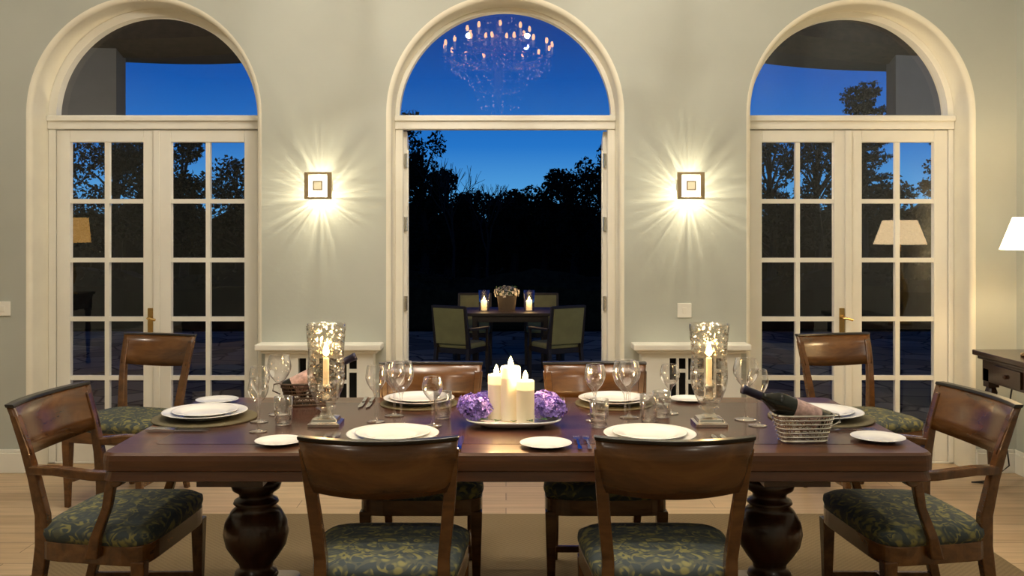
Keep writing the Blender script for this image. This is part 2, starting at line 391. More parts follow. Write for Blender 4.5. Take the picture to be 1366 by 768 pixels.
# ---------------------------------------------------------------- wall sconces
for x in (-1.113, 1.095):
    e = empty('wall_sconce', (x, Y0, 1.72))
    g = G(); g.box(-0.05, 0.05, -0.02, 0, -0.04, 0.04)
    for sx in (-1, 1): g.box(sx*0.04-0.005, sx*0.04+0.005, -0.08, -0.02, -0.01, 0.01)
    g.obj('wall_plate', M['bronze'], e)
    g = G(); o_, i_ = 0.080, 0.056
    g.box(-o_, -i_, -0.100, -0.075, -o_, o_); g.box(i_, o_, -0.100, -0.075, -o_, o_)
    g.box(-i_, i_, -0.100, -0.075, -o_, -i_-0.012); g.box(-i_, i_, -0.100, -0.075, i_+0.012, o_)
    g.obj('front_frame', M['bronze'], e, bevel=0.002)
    g = G(); a, b_ = 0.060, 0.028
    g.box(-a, -b_, -0.095, -0.085, -a, a); g.box(b_, a, -0.095, -0.085, -a, a)
    g.box(-b_, b_, -0.095, -0.085, -a, -b_); g.box(-b_, b_, -0.095, -0.085, b_, a)
    g.obj('lit_glass', M['glow'], e)
    g = G(); g.box(-0.022, 0.022, -0.103, -0.08, -0.022, 0.022); g.obj('centre_glass', M['sconceoff'], e, bevel=0.003)
    g = G()
    for sa, sb in ((-0.028, -0.022), (0.022, 0.028)):
        g.box(sa, sb, -0.105, -0.08, -0.028, 0.028); g.box(-0.022, 0.022, -0.105, -0.08, sa, sb)
    g.obj('inner_frame', M['bronze'], e)
    for k, (dz, w) in enumerate(((-0.068, 6.0), (0.05, 2.0))):
        o = plight('sconce_lamp', (0, -0.062, dz), w, (1, 0.86, 0.58), 0.006, e)
        l = o.data; l.use_nodes = True; nt = l.node_tree
        em = [n for n in nt.nodes if n.type == 'EMISSION'][0]
        tc = N(nt, 'ShaderNodeTexCoord'); se = N(nt, 'ShaderNodeSeparateXYZ'); L(nt, tc.outputs['Normal'], se.inputs[0])
        at = N(nt, 'ShaderNodeMath', operation='ARCTAN2'); L(nt, se.outputs['Z'], at.inputs[0]); L(nt, se.outputs['X'], at.inputs[1])
        no = N(nt, 'ShaderNodeTexNoise', Scale=7.0, Detail=2.0); no.noise_dimensions = '1D'; L(nt, at.outputs[0], no.inputs['W'])
        rr = N(nt, 'ShaderNodeMapRange'); rr.inputs['From Min'].default_value = 0.38; rr.inputs['From Max'].default_value = 0.64
        rr.inputs['To Min'].default_value = 0.5; rr.inputs['To Max'].default_value = 1.6; L(nt, no.outputs['Fac'], rr.inputs['Value'])
        fo = N(nt, 'ShaderNodeLightFalloff'); fo.inputs['Strength'].default_value = 1.0; fo.inputs['Smooth'].default_value = 0.015
        ml = N(nt, 'ShaderNodeMath', operation='MULTIPLY'); L(nt, rr.outputs['Result'], ml.inputs[0]); L(nt, fo.outputs['Quadratic'], ml.inputs[1])
        L(nt, ml.outputs[0], em.inputs['Strength'])

# ---------------------------------------------------------------- rug
g = G(); g.loft([sup(4.2, 3.5, 40, 0.1, 3.16, 0.001), sup(4.2, 3.5, 40, 0.1, 3.16, 0.008), sup(4.18, 3.48, 40, 0.1, 3.16, 0.010)])
g.obj('rug', M['rug'])

# ---------------------------------------------------------------- dining table
TX0, TX1, TY0, TY1, TZ = -1.28, 1.353, 3.01, 4.02, 0.76
tcx, tcy = (TX0+TX1)/2, (TY0+TY1)/2
tb = empty('dining_table', (tcx, tcy, 0))
TL, TW = TX1-TX0, TY1-TY0
def rr_(l, w, r, z, seg=6):
    out = []
    for sx, sy, a0 in ((1,1,0), (-1,1,pi/2), (-1,-1,pi), (1,-1,1.5*pi)):
        for k in range(seg+1):
            a = a0+pi/2*k/seg; out.append((sx*(l/2-r)+r*math.cos(a), sy*(w/2-r)+r*math.sin(a), z))
    return out
g = G(); g.loft([rr_(TL-0.03, TW-0.03, 0.03, 0.667), rr_(TL-0.008, TW-0.008, 0.04, 0.672), rr_(TL-0.02, TW-0.02, 0.04, 0.70),
   rr_(TL-0.004, TW-0.004, 0.04, 0.705), rr_(TL, TW, 0.045, 0.735), rr_(TL-0.004, TW-0.004, 0.045, 0.752), rr_(TL-0.02, TW-0.02, 0.04, TZ)])
g.obj('table_top', M['table'], tb)
g = G(); g.loft([rr_(TL-0.26, TW-0.26, 0.02, TZ-0.002), rr_(TL-0.26, TW-0.26, 0.02, TZ+0.0008)]); g.obj('inlaid_panel', M['tabletop'], tb)
prof = [(0.10, 0.60), (0.105, 0.625), (0.085, 0.60), (0.055, 0.585), (0.055, 0.57), (0.085, 0.555), (0.092, 0.535), (0.085, 0.515), (0.062, 0.50),
        (0.060, 0.485), (0.078, 0.475), (0.082, 0.465), (0.07, 0.455), (0.09, 0.435), (0.112, 0.395), (0.118, 0.355), (0.108, 0.31), (0.082, 0.27),
        (0.062, 0.245), (0.058, 0.225), (0.075, 0.215), (0.08, 0.20), (0.072, 0.185), (0.09, 0.165), (0.105, 0.14), (0.105, 0.11), (0.09, 0.09)]
for k, lx in enumerate((-0.915, 0.965)):
    g = G(); g.lathe(prof, (lx-tcx, 0, 0), 40, True); g.obj('turned_column_%d' % (k+1), M['leg'], tb, smooth=True)
    g = G(); g.box(lx-tcx-0.11, lx-tcx+0.11, -0.34, 0.34, 0.61, 0.668)
    g.loft([sup(0.2, 0.74, 6, lx-tcx, 0, 0.025), sup(0.22, 0.78, 6, lx-tcx, 0, 0.05), sup(0.2, 0.74, 6, lx-tcx, 0, 0.085), sup(0.17, 0.4, 4, lx-tcx, 0, 0.115)])
    for sy in (-1, 1): g.loft([sup(0.12, 0.12, 2, lx-tcx, sy*0.3, z_) for z_ in (0.0105, 0.03)])
    g.obj('trestle_%d' % (k+1), M['leg'], tb, bevel=0.006)
g = G(); g.box(-0.94+0.02, 0.94, -0.04, 0.04, 0.07, 0.15); g.obj('stretcher', M['leg'], tb, bevel=0.008)

# ---------------------------------------------------------------- dining chairs
_cache = {}
def chair_parts(arms):
    P = []
    W = 0.54 if arms else 0.49; WB = 0.46 if arms else 0.42; D = 0.40 if arms else 0.44
    q = 0.03 if arms else 0.0
    xb = WB/2-0.03
    g = G(); g.loft([sup(W, D, 7, 0, 0, 0.355, wb=WB), sup(W, D, 7, 0, 0, 0.42, wb=WB)]); P.append(('seat_frame', g, M['chair'], False, 0.004))
    g = G(); g.loft([sup(W-0.005, D, 6, 0, 0.0, 0.415, wb=WB-0.005), sup(W+0.012, D+.012, 6, 0, 0, 0.44, wb=WB+0.012), sup(W+0.008, D+.008, 6, 0, 0, 0.458, wb=WB+0.008),
       sup(W-0.03, D-.03, 5, 0, 0, 0.474, wb=WB-0.03), sup(W-0.12, D-.12, 4, 0, 0, 0.484, wb=WB-0.12), sup(W-0.3, D-.3, 3, 0, 0, 0.488, wb=WB-0.3)])
    P.append(('seat', g, M['fabric'], True, 0))
    for k, s in enumerate((-1, 1)):
        g = G(); X = s*xb
        g.rects([(X*0.98, -0.305+q, 0.010, .026, .03), (X*0.98, -0.270+q, 0.12, .03, .034), (X, -0.235+q, 0.26, .034, .04), (X, -0.215+q, 0.40, .038, .046), (X*1.0, -0.218+q, 0.50, .036, .042),
                 (s*(xb+0.012), -0.238+q, 0.62, .036, .034), (s*(xb+0.022), -0.264+q, 0.73, .036, .028), (s*(xb+0.03), -0.298+q, 0.84, .036, .022)])
        P.append(('back_leg_and_stile_%d' % (k+1), g, M['chair'], False, 0.004))
        g = G(); X = s*(W/2-0.03); g.rects([(X, D/2-.03, 0.010, .026, .026), (X, D/2-.03, 0.10, .030, .030), (X, D/2-.03, 0.30, .042, .042), (X, D/2-.03, 0.37, .046, .046)])
        P.append(('front_leg_%d' % (k+1), g, M['chair'], False, 0.004))
        g = G(); g.bar([(X, D/2-.03, 0.15), (s*xb, -0.25+q, 0.15)], 0.018, 0.028); P.append(('side_stretcher_%d' % (k+1), g, M['chair'], False, 0.003))
    g = G(); g.bar([(-W/2+0.03, -0.02, 0.15), (W/2-0.03, -0.02, 0.15)], 0.018, 0.026); P.append(('cross_stretcher', g, M['chair'], False, 0.003))
    HW = WB/2+0.015
    def rail(z0, z1, th, arc, hw0, hw1, zb=0.0):
        g = G(); rings = []
        n = 20
        for i in range(n+1):
            u = -1+2*i/n
            bot = z0+zb*(1-u*u)
            zs = [bot+(z1-bot)*t for t in (0, .33, .66, 1)]
            def pt(z, o):
                t = (z-z0)/(z1-z0+1e-9); y = -0.256+q-0.33*(z-0.71)-arc*(1-u*u)+o
                return (u*(hw0+(hw1-hw0)*t), y, z+0.004*u*u)
            rings.append([pt(z, -th/2) for z in zs]+[pt(z, th/2) for z in reversed(zs)])
        g.loft(rings); return g
    P.append(('back_rail', rail(0.705, 0.862, 0.026, 0.045, HW-0.018, HW, -0.010), M['chair'], True, 0))
    P.append(('ebonised_cap', rail(0.8625, 0.874, 0.032, 0.045, HW+0.003, HW+0.004), M['ebony'], False, 0.003))
    if arms:
        for k, s in enumerate((-1, 1)):
            g = G(); g.bar([(s*(xb+0.015), -0.25+q, 0.655), (s*(xb+0.045), -0.12, 0.662), (s*(xb+0.06), 0.02, 0.652), (s*(xb+0.058), 0.10, 0.65)], 0.036, 0.03)
            g.tube([(s*(xb+0.058-0.025), 0.105, 0.645), (s*(xb+0.058+0.025), 0.105, 0.645)], 0.026, 14)
            g.rects([(s*(W/2-0.005), 0.02, 0.38, .032, .045), (s*(W/2-0.002), 0.035, 0.45, .03, .034), (s*(xb+0.06), 0.07, 0.55, .028, .03), (s*(xb+0.058), 0.085, 0.645, .03, .034)])
            P.append(('arm_%d' % (k+1), g, M['chair'], False, 0.005))
    return P
def chair(name, x, y, rot, arms=False, z=0.001):
    e = empty(name, (x, y, z), rot)
    if arms not in _cache:
        _cache[arms] = []
        for nm, g, mt, sm, bv in chair_parts(arms):
            o = g.obj(nm, mt, e, sm, bv); _cache[arms].append((nm, o.data, bv))
    else:
        for nm, me, bv in _cache[arms]:
            o = bpy.data.objects.new(nm, me); sc.collection.objects.link(o); o.parent = e
            if bv: m = o.modifiers.new('bevel', 'BEVEL'); m.width = bv; m.segments = 2; m.limit_method = 'ANGLE'
    return e
chair('dining_chair', -0.362, 3.03, 0)
chair('dining_chair', 0.478, 3.03, 0)
chair('dining_chair', -0.33, 3.92, pi)
chair('dining_chair', 0.39, 3.92, pi)
chair('dining_chair', -2.05, 5.18, pi-math.radians(14), z=-0.009)
chair('dining_chair', 1.93, 5.18, pi+math.radians(12), z=-0.009)
chair('dining_armchair', -1.357, 3.42, -pi/2-math.radians(5), True)
chair('dining_armchair', 1.41, 3.42, pi/2+math.radians(5), True)

# ---------------------------------------------------------------- tableware
T = 0.7615
def placemat(x, y, r=0.2):
    g = G(); g.lathe([(0.001, 0), (r, 0), (r, 0.004), (r-0.006, 0.005), (0.001, 0.0045)], seg=56)
    o = g.obj('placemat', M['mat'], None, True); o.location = (x, y, T)
def plate(name, x, y, r, z=T):
    g = G(); h = r*0.13
    g.lathe([(0.001, 0.003), (r*0.55, 0.003), (r*0.58, 0), (r*0.62, 0.002), (r*0.75, h*0.6), (r*0.97, h*1.0), (r, h*1.08), (r*0.985, h*1.15), (r*0.95, h*1.1),
             (r*0.74, h*0.85), (r*0.66, 0.008), (r*0.6, 0.006), (0.001, 0.006)], seg=56)
    o = g.obj(name, M['china'], None, True); o.location = (x, y, z); return o
for x, y in ((-1.12, 3.57), (-0.35, 3.86), (0.434, 3.86), (1.17, 3.57)):
    placemat(x, y, 0.19 if abs(x) > 1 else 0.155)
    plate('dinner_plate', x, y, 0.155 if abs(x) > 1 else 0.143, T+0.006)
    plate('soup_plate', x, y, 0.12, T+0.014)
for x, y in ((-0.379, 3.21), (0.481, 3.21)):
    plate('dinner_plate', x, y, 0.155); plate('soup_plate', x, y, 0.125, T+0.009)
for x, y, r in ((-1.174, 3.90, .085), (-0.744, 3.15, .08), (0.129, 3.11, .085), (1.24, 3.20, .088), (0.747, 3.93, .075)):
    plate('side_plate', x, y, r)

def wineglass(name, x, y, h=0.21, rb=0.037, bowl=0.5, tip=0.8):
    g = G(); zb = h*(1-bowl)
    pr = [(0.001, 0.0015), (rb*0.9, 0.0015), (rb*0.92, 0.003), (rb*0.3, 0.006), (0.006, 0.012), (0.004, 0.02), (0.0035, zb*0.8), (0.006, zb*0.97)]
    n = 10
    for k in range(1, n+1):
        t = k/n; r = rb*1.05*math.sin(min(1, t*1.6)*pi/2)**0.8*(1 if t < 0.6 else 1-(1-tip)*((t-0.6)/0.4)**1.5)
        pr.append((r, zb+h*bowl*t))
    g.lathe(pr, seg=32)
    g.lathe([(pr[-1][0], h), (pr[-1][0]-0.0012, h+0.0006), (pr[-1][0]-0.002, h-0.001)], seg=32)
    o = g.obj(name, M['glass'], None, True); o.location = (x, y, T); return o
def tumbler(x, y, h=0.10, r=0.034):
    g = G(); g.lathe([(0.001, 0.001), (r*0.8, 0.001), (r*0.86, 0.006), (r*0.97, h*0.5), (r, h), (r-0.002, h), (r*0.93, h*0.5), (r*0.8, 0.010), (0.001, 0.010)], seg=32)
    o = g.obj('water_tumbler', M['glass'], None, True); o.location = (x, y, T)
GL = [(-0.86, 3.33, .185, .034), (-0.86, 3.64, .225, .043), (-0.90, 3.50, .20, .036),
      (-0.475, 3.50, .205, .036), (-0.375, 3.43, .23, .044), (-0.42, 3.61, .20, .04), (-0.262, 3.42, .175, .036), 
      (0.325, 3.52, .205, .036), (0.425, 3.42, .235, .044), (0.46, 3.58, .21, .04), (0.625, 3.66, .185, .036), (0.34, 3.63, .19, .036),
      (0.885, 3.54, .225, .045), (0.90, 3.43, .20, .036)]
for x, y, h, r in GL: wineglass('wine_glass', x, y, h, r)
for x, y in ((-0.80, 3.45), (-0.235, 3.56), (0.522, 3.50), (0.33, 3.40), (0.58, 3.57)): tumbler(x, y)

def flame(g, x, y, z, h=0.035, r=0.007):
    g.lathe([(0.0008, 0), (r*0.7, h*0.12), (r, h*0.3), (r*0.8, h*0.55), (r*0.35, h*0.85), (0.0006, h)], (x, y, z), 12)
def hurricane(x, y):
    e = empty('hurricane_candle_lamp', (x, y, T))
    g = G(); g.loft([sup(0.115, 0.115, 20, 0, 0, 0, 24), sup(0.115, 0.115, 20, 0, 0, 0.012, 24), sup(0.095, 0.095, 16, 0, 0, 0.016, 24), sup(0.09, 0.09, 12, 0, 0, 0.026, 24), sup(0.06, 0.06, 3, 0, 0, 0.032, 24)])
    g.obj('square_base', M['silver'], e, bevel=0.001)
    g = G(); g.lathe([(0.03, 0.030), (0.022, 0.038), (0.017, 0.046), (0.022, 0.054), (0.034, 0.058), (0.038, 0.063), (0.030, 0.068), (0.036, 0.078), (0.048, 0.10), (0.060, 0.13), (0.066, 0.155), (0.067, 0.18),
             (0.066, 0.205), (0.063, 0.24), (0.065, 0.28), (0.071, 0.345), (0.072, 0.362), (0.069, 0.362), (0.068, 0.345), (0.062, 0.28), (0.060, 0.24), (0.063, 0.205), (0.064, 0.18), (0.063, 0.155), (0.057, 0.13), (0.045, 0.105), (0.001, 0.085)], seg=40)
    g.obj('glass_chimney', M['hurricane'], e, True)
    g = G(); g.lathe([(0.001, 0.088), (0.024, 0.088), (0.012, 0.10), (0.011, 0.125), (0.018, 0.135), (0.016, 0.145), (0.001, 0.145)], seg=16); g.obj('candle_cup', M['silver'], e, True)
    g = G(); g.lathe([(0.011, 0.14), (0.011, 0.235), (0.009, 0.24), (0.001, 0.239)], seg=16); g.obj('candle', M['wax'], e, True)
    g = G(); flame(g, 0, 0, 0.245, 0.050, 0.012); g.obj('flame', M['flame'], e, True)
    g = G(); g.tube([(0, 0, 0.238), (0, 0, 0.248)], 0.001); g.obj('wick', M['wick'], e)
    plight('flame_light', (0, 0, 0.31), 3.0, (1, 0.60, 0.26), 0.012, e)
hurricane(-0.647, 3.45); hurricane(0.73, 3.45)

# centrepiece
e = empty('candle_centrepiece', (0.027, 3.47, T))
g = G()
def trayring(w, d, z): return sup(w, d, 3.2, 0, 0, z, 48)
g.loft([trayring(.22, .17, 0), trayring(.23, .18, .004), trayring(.32, .25, .018), trayring(.345, .27, .024), trayring(.34, .265, .028), trayring(.31, .24, .022), trayring(.23, .18, .010), trayring(.05, .05, .009)])
g.obj('ceramic_tray', M['china'], e, True)
g1 = G(); g2 = G(); g3 = G(); g4 = G()
for x, y, h, r in ((-0.010, 0.01, .205, .036), (0.042, -0.055, .165, .032), (-0.062, 0.035, .172, .031)):
    g1.lathe([(r, 0.012), (r, h*0.80)], (x, y, 0), 32)
    g2.lathe([(r, h*0.80), (r, h-0.004), (r-0.003, h), (r-0.008, h-0.001), (r*0.4, h-0.010), (0.001, h-0.011)], (x, y, 0), 32)
    flame(g3, x, y, h-0.002, 0.038, 0.010); g4.tube([(x, y, h-0.012), (x, y, h+0.004)], 0.0012)
    plight('flame_light', (x, y, h+0.045), 3.4, (1, 0.60, 0.26), 0.012, e)
g1.obj('pillar_candles', M['wax'], e, True); g2.obj('candle_tops', M['waxtop'], e, True); g3.obj('flames', M['flame'], e, True); g4.obj('wicks', M['wick'], e)
def florets(g, c, r, n, s, sz=(1,1,.85)):
    for k in range(n):
        z = 1-1.7*(k+.5)/n; a = k*2.39996; q = math.sqrt(max(0, 1-z*z))
        d = Vector((q*math.cos(a), q*math.sin(a), z)); p = Vector(c)+Vector((d.x*sz[0], d.y*sz[1], d.z*sz[2]))*r*random.uniform(.86, 1.12)
        d = (d+Vector((random.gauss(0,.25), random.gauss(0,.25), random.gauss(0,.25)))).normalized()
        u = d.orthogonal().normalized(); w = d.cross(u); tw = random.uniform(0, 2)
        for j in range(4):
            b = tw+j*pi/2; t = u*math.cos(b)+w*math.sin(b); n_ = d.cross(t)
            g.add([p, p+t*s*.6+n_*s*.45+d*s*.35, p+t*s*1.05+d*s*.15, p+t*s*.6-n_*s*.45+d*s*.35], [(0,1,2,3)])
g = G(); BL = ((-0.135, -0.035, .050), (-0.105, 0.06, .047), (0.125, 0.01, .050), (0.115, 0.075, .046), (-0.155, 0.03, 0.042), (0.145, -0.03, 0.038), (0.09, -0.005, .040))
for cx_, cy_, r in BL: florets(g, (cx_, cy_, 0.060), r, 75, 0.0135)
g.obj('hydrangea_blooms', M['purple'], e)
g = G()
for cx_, cy_, r in BL: sphere(g, (cx_, cy_, 0.056), r*.78, (1,1,.85))
g.obj('bloom_cores', M['purplecore'], e, True)
g = G()
for k in range(16):
    a = 2*pi*k/16; c = Vector((0.11*math.cos(a)*1.1, 0.085*math.sin(a), 0.026)); d = Vector((math.cos(a), math.sin(a), 0.1)); w = Vector((-math.sin(a), math.cos(a), 0))
    g.add([c, c+d*.025+w*.014+Vector((0,0,.006)), c+d*.05, c+d*.025-w*.014+Vector((0,0,.006))], [(0,1,2,3)])
g.obj('leaves', M['greenleaf'], e)

# cutlery
def fork(x, y, rot=0, z=T):
    e = empty('fork', (x, y, z), rot); g = G()
    g.bar([(0, -.10, .003), (0, -.02, .0045), (0, .03, .006)], 0.008, 0.0025); g.bar([(0, -.10, .003), (0, -.06, .0035)], 0.013, 0.003)
    g.bar([(0, .028, .006), (0, .045, .004)], 0.02, 0.002)
    for k in range(4): g.bar([(-.0085+k*.0057, .04, .004), (-.0085+k*.0057, .07, .003), (-.0085+k*.0057, .088, .005)], 0.0026, 0.002)
    g.obj('fork_body', M['steel'], e)
def knife(x, y, rot=0, z=T):
    e = empty('table_knife', (x, y, z), rot); g = G()
    g.bar([(0, -.11, .005), (0, -.07, .006), (0, -.01, .005)], 0.013, 0.008); g.bar([(0, -.01, .004), (0, .08, .004)], 0.017, 0.002)
    g.add([(-.0085, .08, .003), (.0085, .08, .003), (.002, .11, .003), (-.0085, .08, .005), (.0085, .08, .005), (.002, .11, .005)], [(0,2,1), (3,4,5), (0,1,4,3), (1,2,5,4), (2,0,3,5)])
    g.obj('knife_body', M['steel'], e)
for x, y, r in ((-0.605, 3.20, 0), (-0.575, 3.20, 0), (0.236, 3.15, 0), (0.268, 3.15, 0)): fork(x, y, r)
for x, y, r in ((-0.178, 3.14, 0), (-0.148, 3.14, 0), (0.70, 3.16, 0), (0.73, 3.16, 0)): knife(x, y, r)
for x, y in ((-1.14, 3.355), (-1.14, 3.33)): knife(x, y, -pi/2)
for x, y in ((-0.575, 3.86), (-0.545, 3.86), (0.20, 3.86), (0.23, 3.86)): knife(x, y, pi)
for x, y in ((-0.12, 3.89), (-0.09, 3.89), (0.61, 3.86), (0.64, 3.86)): fork(x, y, pi)
for x, y in ((1.19, 3.34), (1.19, 3.365)): fork(x, y, pi/2)

# wine basket with bottle
def bottle_in_basket(name, x, y, rot, matb, tilt=22):
    e = empty(name, (x, y, T), rot)
    g = G()
    for k in range(7):
        t = k/6; w = 0.15+0.05*t; d = 0.075+0.03*t
        g.tube(sup(w, d, 4, 0, 0, 0.004+0.085*t, 36), 0.0032 if 0 < k < 6 else 0.0045, 5, True)
    n = 40
    b0 = sup(0.15, 0.075, 4, 0, 0, 0.004, n); b1 = sup(0.20, 0.105, 4, 0, 0, 0.089, n)
    for k in range(n):
        for s in (1, -1):
            j = (k+s*2) % n; g.tube([b0[k], b1[j]], 0.0016, 4)
    for k in range(6): g.tube([(-.07+.028*k, -.036, .004), (-.07+.028*k, .036, .004)], 0.002, 4)
    g.tube([(0.1, 0, .089), (0.125, 0, .085), (0.13, 0, .06), (0.10, 0, .045)], 0.003, 6)
    g.obj('woven_basket', matb, e)
    bt = empty('bottle', (0.085, 0, 0.058)); bt.parent = e; bt.rotation_euler = (0, math.radians(-90+tilt), 0)
    g = G(); g.lathe([(0.001, 0.004), (0.03, 0.0), (0.037, 0.004), (0.037, 0.175), (0.034, 0.195), (0.022, 0.215), (0.0145, 0.232), (0.0135, 0.26)], seg=32); g.obj('bottle_glass', M['bottle'], bt, True)
    g = G(); g.lathe([(0.0145, 0.245), (0.0145, 0.298), (0.016, 0.30), (0.016, 0.312), (0.001, 0.313)], seg=24); g.obj('foil_capsule', M['foil'], bt, True)
    g = G(); g.lathe([(0.0374, 0.04), (0.0374, 0.13)], seg=32); g.obj('label', M['label'], bt, True)
    return e
bottle_in_basket('wine_bottle_basket', 0.985, 3.19, 0.08, M['silver'], 22)
bottle_in_basket('wine_bottle_basket', -0.80, 3.84, pi+0.2, M['wicker'], 25)

# ---------------------------------------------------------------- console + lamps
def console(name, x0, x1, y0, y1, h=0.78):
    e = empty(name)
    g = G(); g.box(x0, x1, y0, y1, h-0.03, h); g.box(x0+0.02, x1-0.015, y0+0.02, y1-0.02, h-0.05, h-0.03); g.obj('top', M['console'], e, bevel=0.006)
    g = G(); g.box(x0+0.04, x1-0.02, y0+0.04, y1-0.04, h-0.17, h-0.05); g.obj('apron', M['console'], e, bevel=0.003)
    g = G()
    for k in range(3):
        yy = y0+0.1+(y1-y0-0.2)*(k+.5)/3; g.box(x0+0.03, x0+0.04, yy-0.14, yy+0.14, h-0.155, h-0.065)
        sphere(g, (x0+0.022, yy, h-0.11), 0.012)
    g.obj('drawers', M['console'], e, bevel=0.002)
    g = G()
    for lx in (x0+0.07, x1-0.05):
        for ly in (y0+0.08, y1-0.08):
            g.box(lx-0.03, lx+0.03, ly-0.03, ly+0.03, h-0.2, h-0.1)
            g.lathe([(0.02, .0), (0.03, .02), (0.02, .05), (0.016, .12), (0.024, .25), (0.03, .38), (0.024, .46), (0.018, .5), (0.03, .53), (0.034, .55), (0.024, h-0.2)], (lx, ly, 0), 16, True)
    g.obj('turned_legs', M['console'], e)
    return e
console('console_table', 2.65, 3.045, 3.95, 5.46)
console('side_table', -4.95, -4.5, 1.5, 2.6)
def lamp(x, y, z, rb=0.155, rt=0.095, w=9, mt='shade', z0=0.572, z1=0.745):
    e = empty('table_lamp', (x, y, z))
    g = G(); g.lathe([(0.001, 0), (0.08, 0), (0.08, 0.015), (0.03, 0.03), (0.02, 0.06), (0.04, 0.12), (0.06, 0.2), (0.05, 0.28), (0.02, 0.34), (0.012, 0.38), (0.008, 0.40), (0.006, 0.70), (0.001, 0.73)], seg=28)
    g.obj('lamp_base', M['brass'], e, True)
    g = G(); g.lathe([(rb, z0), (rt, z1), (rt-0.003, z1), (rb-0.003, z0), (rb, z0)], seg=40); g.obj('lampshade', M[mt], e, True)
    g = G(); sphere(g, (0, 0, 0.63), 0.022); g.obj('bulb', emis('lamp_bulb', (1, .75, .42), 40), e, True)
    g = G()
    for k in range(3):
        a = k*2.09; g.tube([(0, 0, 0.735), (rt*math.cos(a), rt*math.sin(a), 0.738)], 0.002)
    g.obj('shade_spider', M['brass'], e)
    plight('bulb_light', (0, 0, 0.67), w, (1, 0.74, 0.42), 0.03, e)
lamp(2.835, 5.12, 0.781, 0.182, 0.118, w=16); lamp(-4.55, 2.0, 0.781, 0.20, 0.175, 12, 'shade2', 0.54, 0.80)
g = G(); g.tube([(2.96, 5.52, 0.70), (2.90, 5.50, 0.55), (2.87, 5.52, 0.30), (2.90, 5.53, 0.10), (2.80, 5.54, 0.012), (2.68, 5.52, 0.008), (2.75, 5.50, 0.008)], 0.0045, 6); g.tube([(2.96, 5.52, 0.70), (3.02, 5.60, 0.73), (3.066, 5.60, 0.73)], 0.0045, 6); g.obj('lamp_cable', M['flex'])

# ---------------------------------------------------------------- chandelier
e = empty('chandelier', (-0.07, 3.5, 0))
g = G(); gb = G(); gc = G(); gw = G()
def ring(r, z, th): g.tube([(r*math.cos(2*pi*k/40), r*math.sin(2*pi*k/40), z) for k in range(40)], th, 8, True)
for r, z, n in ((0.48, 3.04, 16), (0.28, 3.18, 9)):
    ring(r*0.9, z-0.08, 0.012)
    for k in range(n):
        a = 2*pi*k/n+0.1; c, s_ = math.cos(a), math.sin(a)
        g.tube([(0.03*c, 0.03*s_, z-0.02), (r*.4*c, r*.4*s_, z-0.13), (r*.8*c, r*.8*s_, z-0.12), (r*c, r*s_, z-0.05)], 0.007, 6)
        g.lathe([(0.004, -0.06), (0.03, -0.045), (0.031, -0.04), (0.01, -0.04)], (r*c, r*s_, z), 10)
        gw.lathe([(0.01, -0.04), (0.01, 0.03)], (r*c, r*s_, z), 8, True)
        sphere(gb, (r*c, r*s_, z+0.055), 0.014, (1, 1, 2.0), 8, 6)
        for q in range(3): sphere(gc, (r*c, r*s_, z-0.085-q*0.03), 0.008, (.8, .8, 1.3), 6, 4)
g.lathe([(0.02, 3.7), (0.06, 3.795), (0.001, 3.799)], (0,0,0), 16); g.tube([(0, 0, 2.55), (0, 0, 3.75)], 0.012, 8)
g.lathe([(0.01, 2.5), (0.04, 2.56), (0.02, 2.62), (0.05, 2.8), (0.03, 2.98), (0.05, 3.1), (0.02, 3.3)], (0,0,0), 16)
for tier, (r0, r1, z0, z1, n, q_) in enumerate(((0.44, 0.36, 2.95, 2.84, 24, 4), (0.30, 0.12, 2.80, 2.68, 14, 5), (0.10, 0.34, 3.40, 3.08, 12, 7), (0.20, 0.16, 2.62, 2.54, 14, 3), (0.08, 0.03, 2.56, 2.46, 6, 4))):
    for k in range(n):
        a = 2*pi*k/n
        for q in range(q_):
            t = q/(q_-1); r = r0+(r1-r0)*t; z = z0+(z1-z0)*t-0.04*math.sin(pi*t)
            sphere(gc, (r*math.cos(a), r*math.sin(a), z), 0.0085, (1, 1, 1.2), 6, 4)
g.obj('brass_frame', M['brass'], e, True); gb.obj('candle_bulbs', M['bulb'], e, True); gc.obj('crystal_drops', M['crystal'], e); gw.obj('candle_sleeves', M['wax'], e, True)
for k in range(4):
    a = pi/4+k*pi/2; plight('chandelier_bulb_light', (0.36*math.cos(a), 0.36*math.sin(a), 3.13), 39, (1, 0.90, 0.75), 0.02, e)

# added ceiling fill lights, out of view, shaped as recessed fittings
for x, y, w_ in ((-1.1, 4.5, 9), (1.1, 4.5, 9), (-3.4, 4.4, 12), (2.3, 3.3, 11), (-2.3, 2.8, 13), (-2.2, 0.6, 19), (2.2, 0.6, 19), (-2.6, -1.5, 14), (2.3, -1.5, 14)):
    e = empty('added_ceiling_fill', (x, y, ZT))
    g = G(); g.lathe([(0.055, -0.004), (0.075, -0.006), (0.078, -0.001), (0.055, -0.001)], seg=24); g.obj('bezel', M['white'], e, True)
    g = G(); g.lathe([(0.001, -0.003), (0.054, -0.003)], seg=24); g.obj('lens', M['fill_lens'], e)
    l = bpy.data.lights.new('ceiling_fill_lamp', 'AREA'); l.shape = 'DISK'; l.size = 0.10; l.energy = w_; l.color = (1, 0.90, 0.75)
    o = bpy.data.objects.new('ceiling_fill_lamp', l); sc.collection.objects.link(o); o.parent = e; o.location = (0, 0, -0.008)

